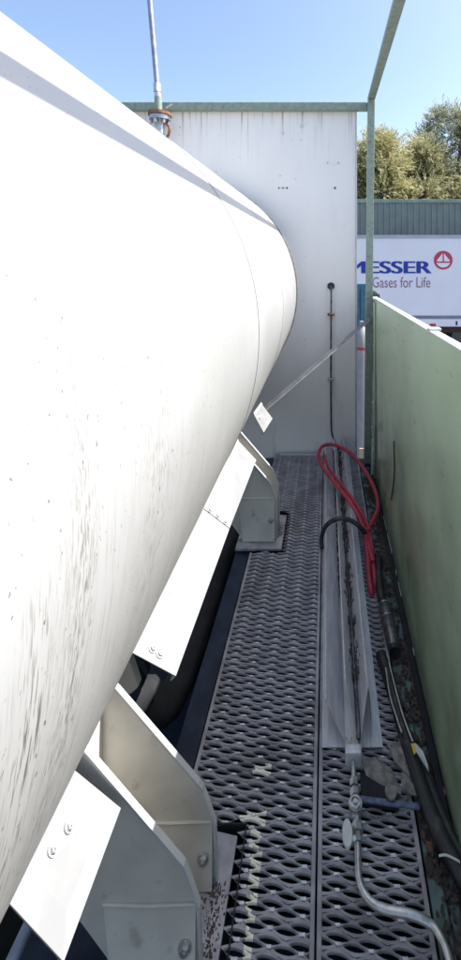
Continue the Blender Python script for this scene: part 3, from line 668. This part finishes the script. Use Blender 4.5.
# ------------------------------------------------------------------ seen through the slit right of the wall
t = thing('teal_cabinet', 'narrow teal cabinet standing in the yard beyond the wall edge', 'cabinet', loc=(.7, 8, -1.7))
b = MB(); b.box(.59, .80, 8, 8.4, -1.7, 1.10); o = b.build('cabinet_body', mat('teal', (.05,.17,.24), (.04,.13,.18), 8, .5), t, bevel=.01); o.matrix_parent_inverse = Matrix.Translation(-Vector(t.location))
b = MB(); b.box(.66, .67, 7.99, 7.999, -1.6, 1.0); o = b.build('door_gap', M['dark'], t); o.matrix_parent_inverse = Matrix.Translation(-Vector(t.location))
t = thing('gas_cylinder', 'white upright gas cylinder seen through the slit beside the green post', 'cylinder', loc=(.50, 6, -1.7))
b = MB(); prof = [(-1.69,.10),(-1.2,.11),(.35,.11),(.47,.095),(.57,.06),(.61,.035),(.68,.03)]
b.tube([(.52, 6, z) for z, r in prof], [r for z, r in prof], 24); o = b.build('bottle', M['skirt'], t, True); o.matrix_parent_inverse = Matrix.Translation(-Vector(t.location))
b = MB(); b.tube([(.52,6,.28),(.52,6,.32)], .113, 24); o = b.build('red_band', M['red'], t, True); o.matrix_parent_inverse = Matrix.Translation(-Vector(t.location))
b = MB(); b.box(.44, .70, 5.4, 5.42, -1.6, -.90); tag(b.build('yellow_board', mat('ochre', (.34,.30,.2), (.3,.26,.18), 8, .7)), 'ochre board low behind the slit beside the green post', 'board')
b = MB(); b.box(.455, .475, 4.6, 4.64, -1.69, .75); b.box(.478, .62, 4.6, 4.64, -.55, -.50); tag(b.build('white_rail', M['trim'], bevel=.004), 'thin white rail post seen through the slit beside the cylinder', 'rail')

# ------------------------------------------------------------------ semi-trailer with lettering
TY = 12.4
s = TY / F
tr = thing('semi_trailer', 'white box trailer with blue lettering and round red emblem parked in the yard', 'trailer', loc=(4, TY, -1.7))
def tp(o): o.matrix_parent_inverse = Matrix.Translation(-Vector(tr.location)); return o
z = lambda v: EYE - (v-258)*s
x = lambda u: (u-326)*s
m_tr = mat('trailer_white', (.86,.84,.89), (.82,.80,.85), .8, .4)
b = MB(); b.box(-3.5, 9.2, TY, TY+2.5, z(321), z(236)); tp(b.build('box_body', m_tr, tr, bevel=.03))
b = MB(); b.box(-3.5, 9.2, TY-.02, TY-.002, z(238.2), z(235)); tp(b.build('roof_rail', mat('rail_grey', (.45,.46,.52), (.4,.41,.46), 3, .4, .3), tr))
b = MB(); b.box(-3.5, 9.2, TY-.03, TY-.002, z(318.5), z(315.5)); tp(b.build('side_rail', mat('rail_dark', (.25,.26,.33), (.2,.2,.26), 3, .5), tr))
b = MB(); b.box(-3.45, 9.15, TY-.025, TY-.003, z(326.5), z(319)); tp(b.build('skirt', m_tr, tr, bevel=.01))
b = MB(); b.box(-3.2, 9.0, TY+.25, TY+2.2, z(334), z(321.2)); tp(b.build('chassis', mat('trailer_frame', (.06,.03,.035), (.03,.02,.03), 3, .6), tr))
for k in range(7):
    xx = .3+k*1.2
    b = MB(); b.box(xx, xx+.05, TY-.034, TY-.025, z(325), z(321)); tp(b.build('buckle', M['dark'], tr))
b = MB(); b.box(3.12, 3.30, TY-.045, TY-.026, z(326), z(323.5)); tp(b.build('side_light', mat('lamp_red', (.5,.05,.05), (.4,.03,.04), 5, .3), tr))
for xx in (4.7, 6.0, 7.3):
    for yy in (TY+.1, TY+2.1):
        w = MB(); w.tube([(xx,yy,-1.17),(xx,yy+.03,-1.17),(xx,yy+.27,-1.17),(xx,yy+.3,-1.17)], [.47,.52,.52,.47], 32); wo = tp(w.build('wheel', M['rubber'], tr, True))
        w = MB(); w.tube([(xx,yy-.01,-1.17),(xx,yy+.02,-1.17)], .27, 24); h = w.build('hub', M['galv'], wo, True)
for xx in (-2.0,):
    b = MB(); b.box(xx, xx+.12, TY+.4, TY+.52, -1.69, z(334)); tp(b.build('landing_leg', M['dark'], tr))
def text(body, h_px, u0, u1, vtop, m, off, name, bold, strokes=((0,0),)):
    cu = bpy.data.curves.new(name, 'FONT'); cu.body = body; cu.size = 1; cu.extrude = .0; cu.offset = off*.5
    to = bpy.data.objects.new('tmp', cu); col.objects.link(to)
    dg = bpy.context.evaluated_depsgraph_get(); me = bpy.data.meshes.new_from_object(to.evaluated_get(dg))
    bpy.data.objects.remove(to)
    xs = [v.co.x for v in me.vertices]; ys = [v.co.y for v in me.vertices]
    X0, X1, Y0, Y1 = min(xs), max(xs), min(ys), max(ys)
    for v in me.vertices:
        fx = (v.co.x-X0)/(X1-X0); fy = (v.co.y-Y0)/(Y1-Y0)
        v.co = (x(u0)+(x(u1)-x(u0))*fx, TY-.006, z(vtop+h_px)+(h_px*s)*fy)
    # heavier letters: the same print laid in a few overlapping strokes, each a hair proud of the last
    vs = []; fs = []
    for i, (du, dv) in enumerate(strokes):
        n0 = len(vs); vs += [(v.co.x+du*s, v.co.y-i*.0015, v.co.z+dv*s) for v in me.vertices]; fs += [tuple(q+n0 for q in p.vertices) for p in me.polygons]
    m2 = bpy.data.meshes.new(name); m2.from_pydata(vs, [], fs); m2.materials.append(m)
    o = bpy.data.objects.new(name, m2); col.objects.link(o); o.parent = tr; return tp(o)
m_bl = mat('lettering_blue', (.012,.045,.36), (.012,.04,.33), 5, .5)
m_mg = mat('lettering_mauve', (.33,.17,.26), (.30,.15,.24), 5, .5)
m_rd = mat('emblem_red', (.55,.05,.10), (.52,.045,.09), 5, .5)
text('MESSER', 12.2, 348.5, 430.8, 261.2, m_bl, 0, 'lettering', True, [(-1.0,0),(-.5,0),(0,0),(.5,0),(1.0,0)])
text('Gases for Life', 10.6, 372.5, 430.5, 277.0, m_mg, .004, 'lettering', False)
cu_, cv_ = 443.3, 260.2
def disc(r, dy, n=40, lo=0, hi=2*math.pi, m=None, name='emblem'):
    b = MB(); b.add([(x(cu_+r*math.cos(lo+(hi-lo)*k/n)), TY+dy, z(cv_-r*math.sin(lo+(hi-lo)*k/n))) for k in range(n)], [tuple(range(n))]); return tp(b.build(name, m, tr))
disc(9.4, -.006, m=m_rd)
b = MB()
b.add([(x(cu_+a), TY-.009, z(cv_+c)) for a, c in ((-.7,-6.9),(-.7,1.2),(-6.6,1.2),(-6.2,-.2))], [(0,1,2,3)])
b.add([(x(cu_+a), TY-.009, z(cv_+c)) for a, c in ((.7,-6.9),(6.2,-.2),(6.6,1.2),(.7,1.2))], [(0,1,2,3)])
n = 14; b.add([(x(cu_+7.3*math.cos(a)), TY-.009, z(cv_-7.3*math.sin(a))) for a in [math.pi+.38+(math.pi-.76)*k/(n-1) for k in range(n)]], [tuple(range(n))])
tp(b.build('emblem_white', m_tr, tr))

# ------------------------------------------------------------------ corrugated building behind the trailer
BY = 17.0; bs = BY/F
sh = thing('corrugated_building', 'dark green corrugated metal building wall behind the white trailer', 'building', loc=(6, BY, -1.7))
def shp(o): o.matrix_parent_inverse = Matrix.Translation(-Vector(sh.location)); return o
zt = EYE+(258-203)*bs
b = MB(); vs = []; xx = -9.0; prof = []
while xx < 30:
    prof += [(xx,0),(xx+.10,0),(xx+.135,-.045),(xx+.20,-.045),(xx+.235,0)]; xx += .245
for (a, d) in prof: vs += [(a, BY+d, -1.7), (a, BY+d, zt)]
b.add(vs, [(2*k, 2*k+2, 2*k+3, 2*k+1) for k in range(len(prof)-1)])
shp(b.build('ribbed_cladding', mat('cladding_green', (.13,.17,.165), (.11,.145,.145), 2, .55), sh))
b = MB(); b.box(-9, 30, BY-.10, BY+.15, zt+.002, zt+.15); shp(b.build('eaves_trim', mat('eaves', (.16,.23,.20), (.12,.18,.16), 3, .55), sh, bevel=.01))
b = MB(); b.prism([(-9,BY+.16,-1.7),(-9,BY+9,-1.7),(-9,BY+9,zt-.2),(-9,BY+.16,zt-.1)], (39,0,0)); shp(b.build('building_body', M['navy'], sh))

# ------------------------------------------------------------------ trees
m_bark = mat('bark', (.13,.11,.09), (.08,.065,.055), 8, .9, 0, .4)
def leafmat(name, c, c2):
    m = mat(name, c, c2, 1.2, .7, lo=.35, hi=.65)
    b = m.node_tree.nodes['Principled BSDF']
    src = b.inputs['Base Color'].links[0].from_socket
    N = m.node_tree.nodes; L = m.node_tree.links
    tr_ = N.new('ShaderNodeBsdfTranslucent'); L.new(src, tr_.inputs[0]); mx = N.new('ShaderNodeMixShader'); mx.inputs[0].default_value = .45
    L.new(b.outputs[0], mx.inputs[1]); L.new(tr_.outputs[0], mx.inputs[2]); L.new(mx.outputs[0], N['Material Output'].inputs[0])
    return m
def tree(cx, cy, top, rad, clumps, nleaf, m, label, seed, low=3.5):
    rng = random.Random(seed)
    t = thing('tree', label, 'tree', 'trees behind the corrugated building', (cx, cy, -1.7))
    off = -Vector(t.location)
    tk = MB(); base = Vector((cx, cy, -1.7)); mid = Vector((cx+rng.uniform(-.4,.4), cy, low-.5))
    tk.tube([base, (base+mid)/2+Vector((.15,0,0)), mid], [.28,.22,.17], 10, smooth=4)
    o = tk.build('trunk', m_bark, t, True); o.matrix_parent_inverse = Matrix.Translation(off)
    lf = MB(); br = MB()
    for k in range(clumps):
        hh = rng.random(); z0 = low+(top-low)*(hh**.8)*.97
        rr = rad*math.sqrt(max(.05, 1-((hh-.35)/.72)**2)); a = rng.uniform(0, 6.28); q = rr*math.sqrt(rng.random())
        c = Vector((cx+q*math.cos(a), cy+q*math.sin(a)*.8, z0-.35))
        st_ = mid + Vector((0,0,-.5+hh*.5))
        m1 = (st_+c)/2+Vector((rng.uniform(-.3,.3), rng.uniform(-.3,.3), rng.uniform(-.1,.5)))
        br.tube([st_, m1, c, c+(c-m1)*.15+Vector((0,0,.1))], [.07,.03,.014,.005], 5, smooth=3)
        cr_ = rng.uniform(.5,1.0)
        for i in range(int(nleaf*1.7)):
            # short upward-sweeping sprays of narrow leaves
            if i % 9 == 0:
                d = Vector((rng.gauss(0,1), rng.gauss(0,1), rng.gauss(.2,.8))).normalized(); sp0 = c + d*cr_*rng.random()**.45
                dr = (d+Vector((0,0,.15))).normalized()
            p = sp0 + dr*(i % 9)*.055 + Vector((rng.gauss(0,.03), rng.gauss(0,.03), rng.gauss(0,.03)))
            u = Vector((rng.gauss(0,1), rng.gauss(0,1), rng.gauss(0,.8))).normalized(); u = (u*.7+dr).normalized(); w = u.orthogonal().normalized()
            l = rng.uniform(.07,.13); ww = rng.uniform(.025,.045)
            lf.add([p-u*l, p+w*ww, p+u*l, p-w*ww], [(0,1,2,3)])
    o = br.build('limbs', m_bark, t, True); o.matrix_parent_inverse = Matrix.Translation(off)
    o = lf.build('crown', m, t); o['kind'] = 'stuff'; o.matrix_parent_inverse = Matrix.Translation(off)
ml1 = leafmat('foliage_olive', (.60, .57, .32), (.38, .38, .20)); ml2 = leafmat('foliage_grey', (.46, .47, .30), (.30, .32, .20)); ml3 = leafmat('foliage_ochre', (.60,.56,.29), (.42,.40,.19))
tree(3.3, 24, 8.9, 1.5, 60, 260, ml3, 'low ochre bushy tree just behind the green post', 1, 3.2)
tree(1.6, 24.8, 8.2, 1.3, 45, 240, ml1, 'olive bushy tree peeping out between the wall edge and the green post', 9, 3.2)
tree(5.6, 25.5, 8.7, 2.0, 85, 280, ml1, 'olive green broad tree with feathery top in the middle of the group', 2, 3.2)
tree(8.2, 27, 11.6, 2.6, 90, 260, ml2, 'tallest grey-green open crowned tree at the right edge', 3, 4.0)
tree(8.6, 25.8, 7.0, 1.5, 50, 240, ml1, 'low olive tree filling the gap below the tallest crown', 4, 3.2)
tree(13.2, 27, 9.5, 2.8, 50, 220, ml1, 'olive tree standing further right beyond the view edge', 5, 3.2)
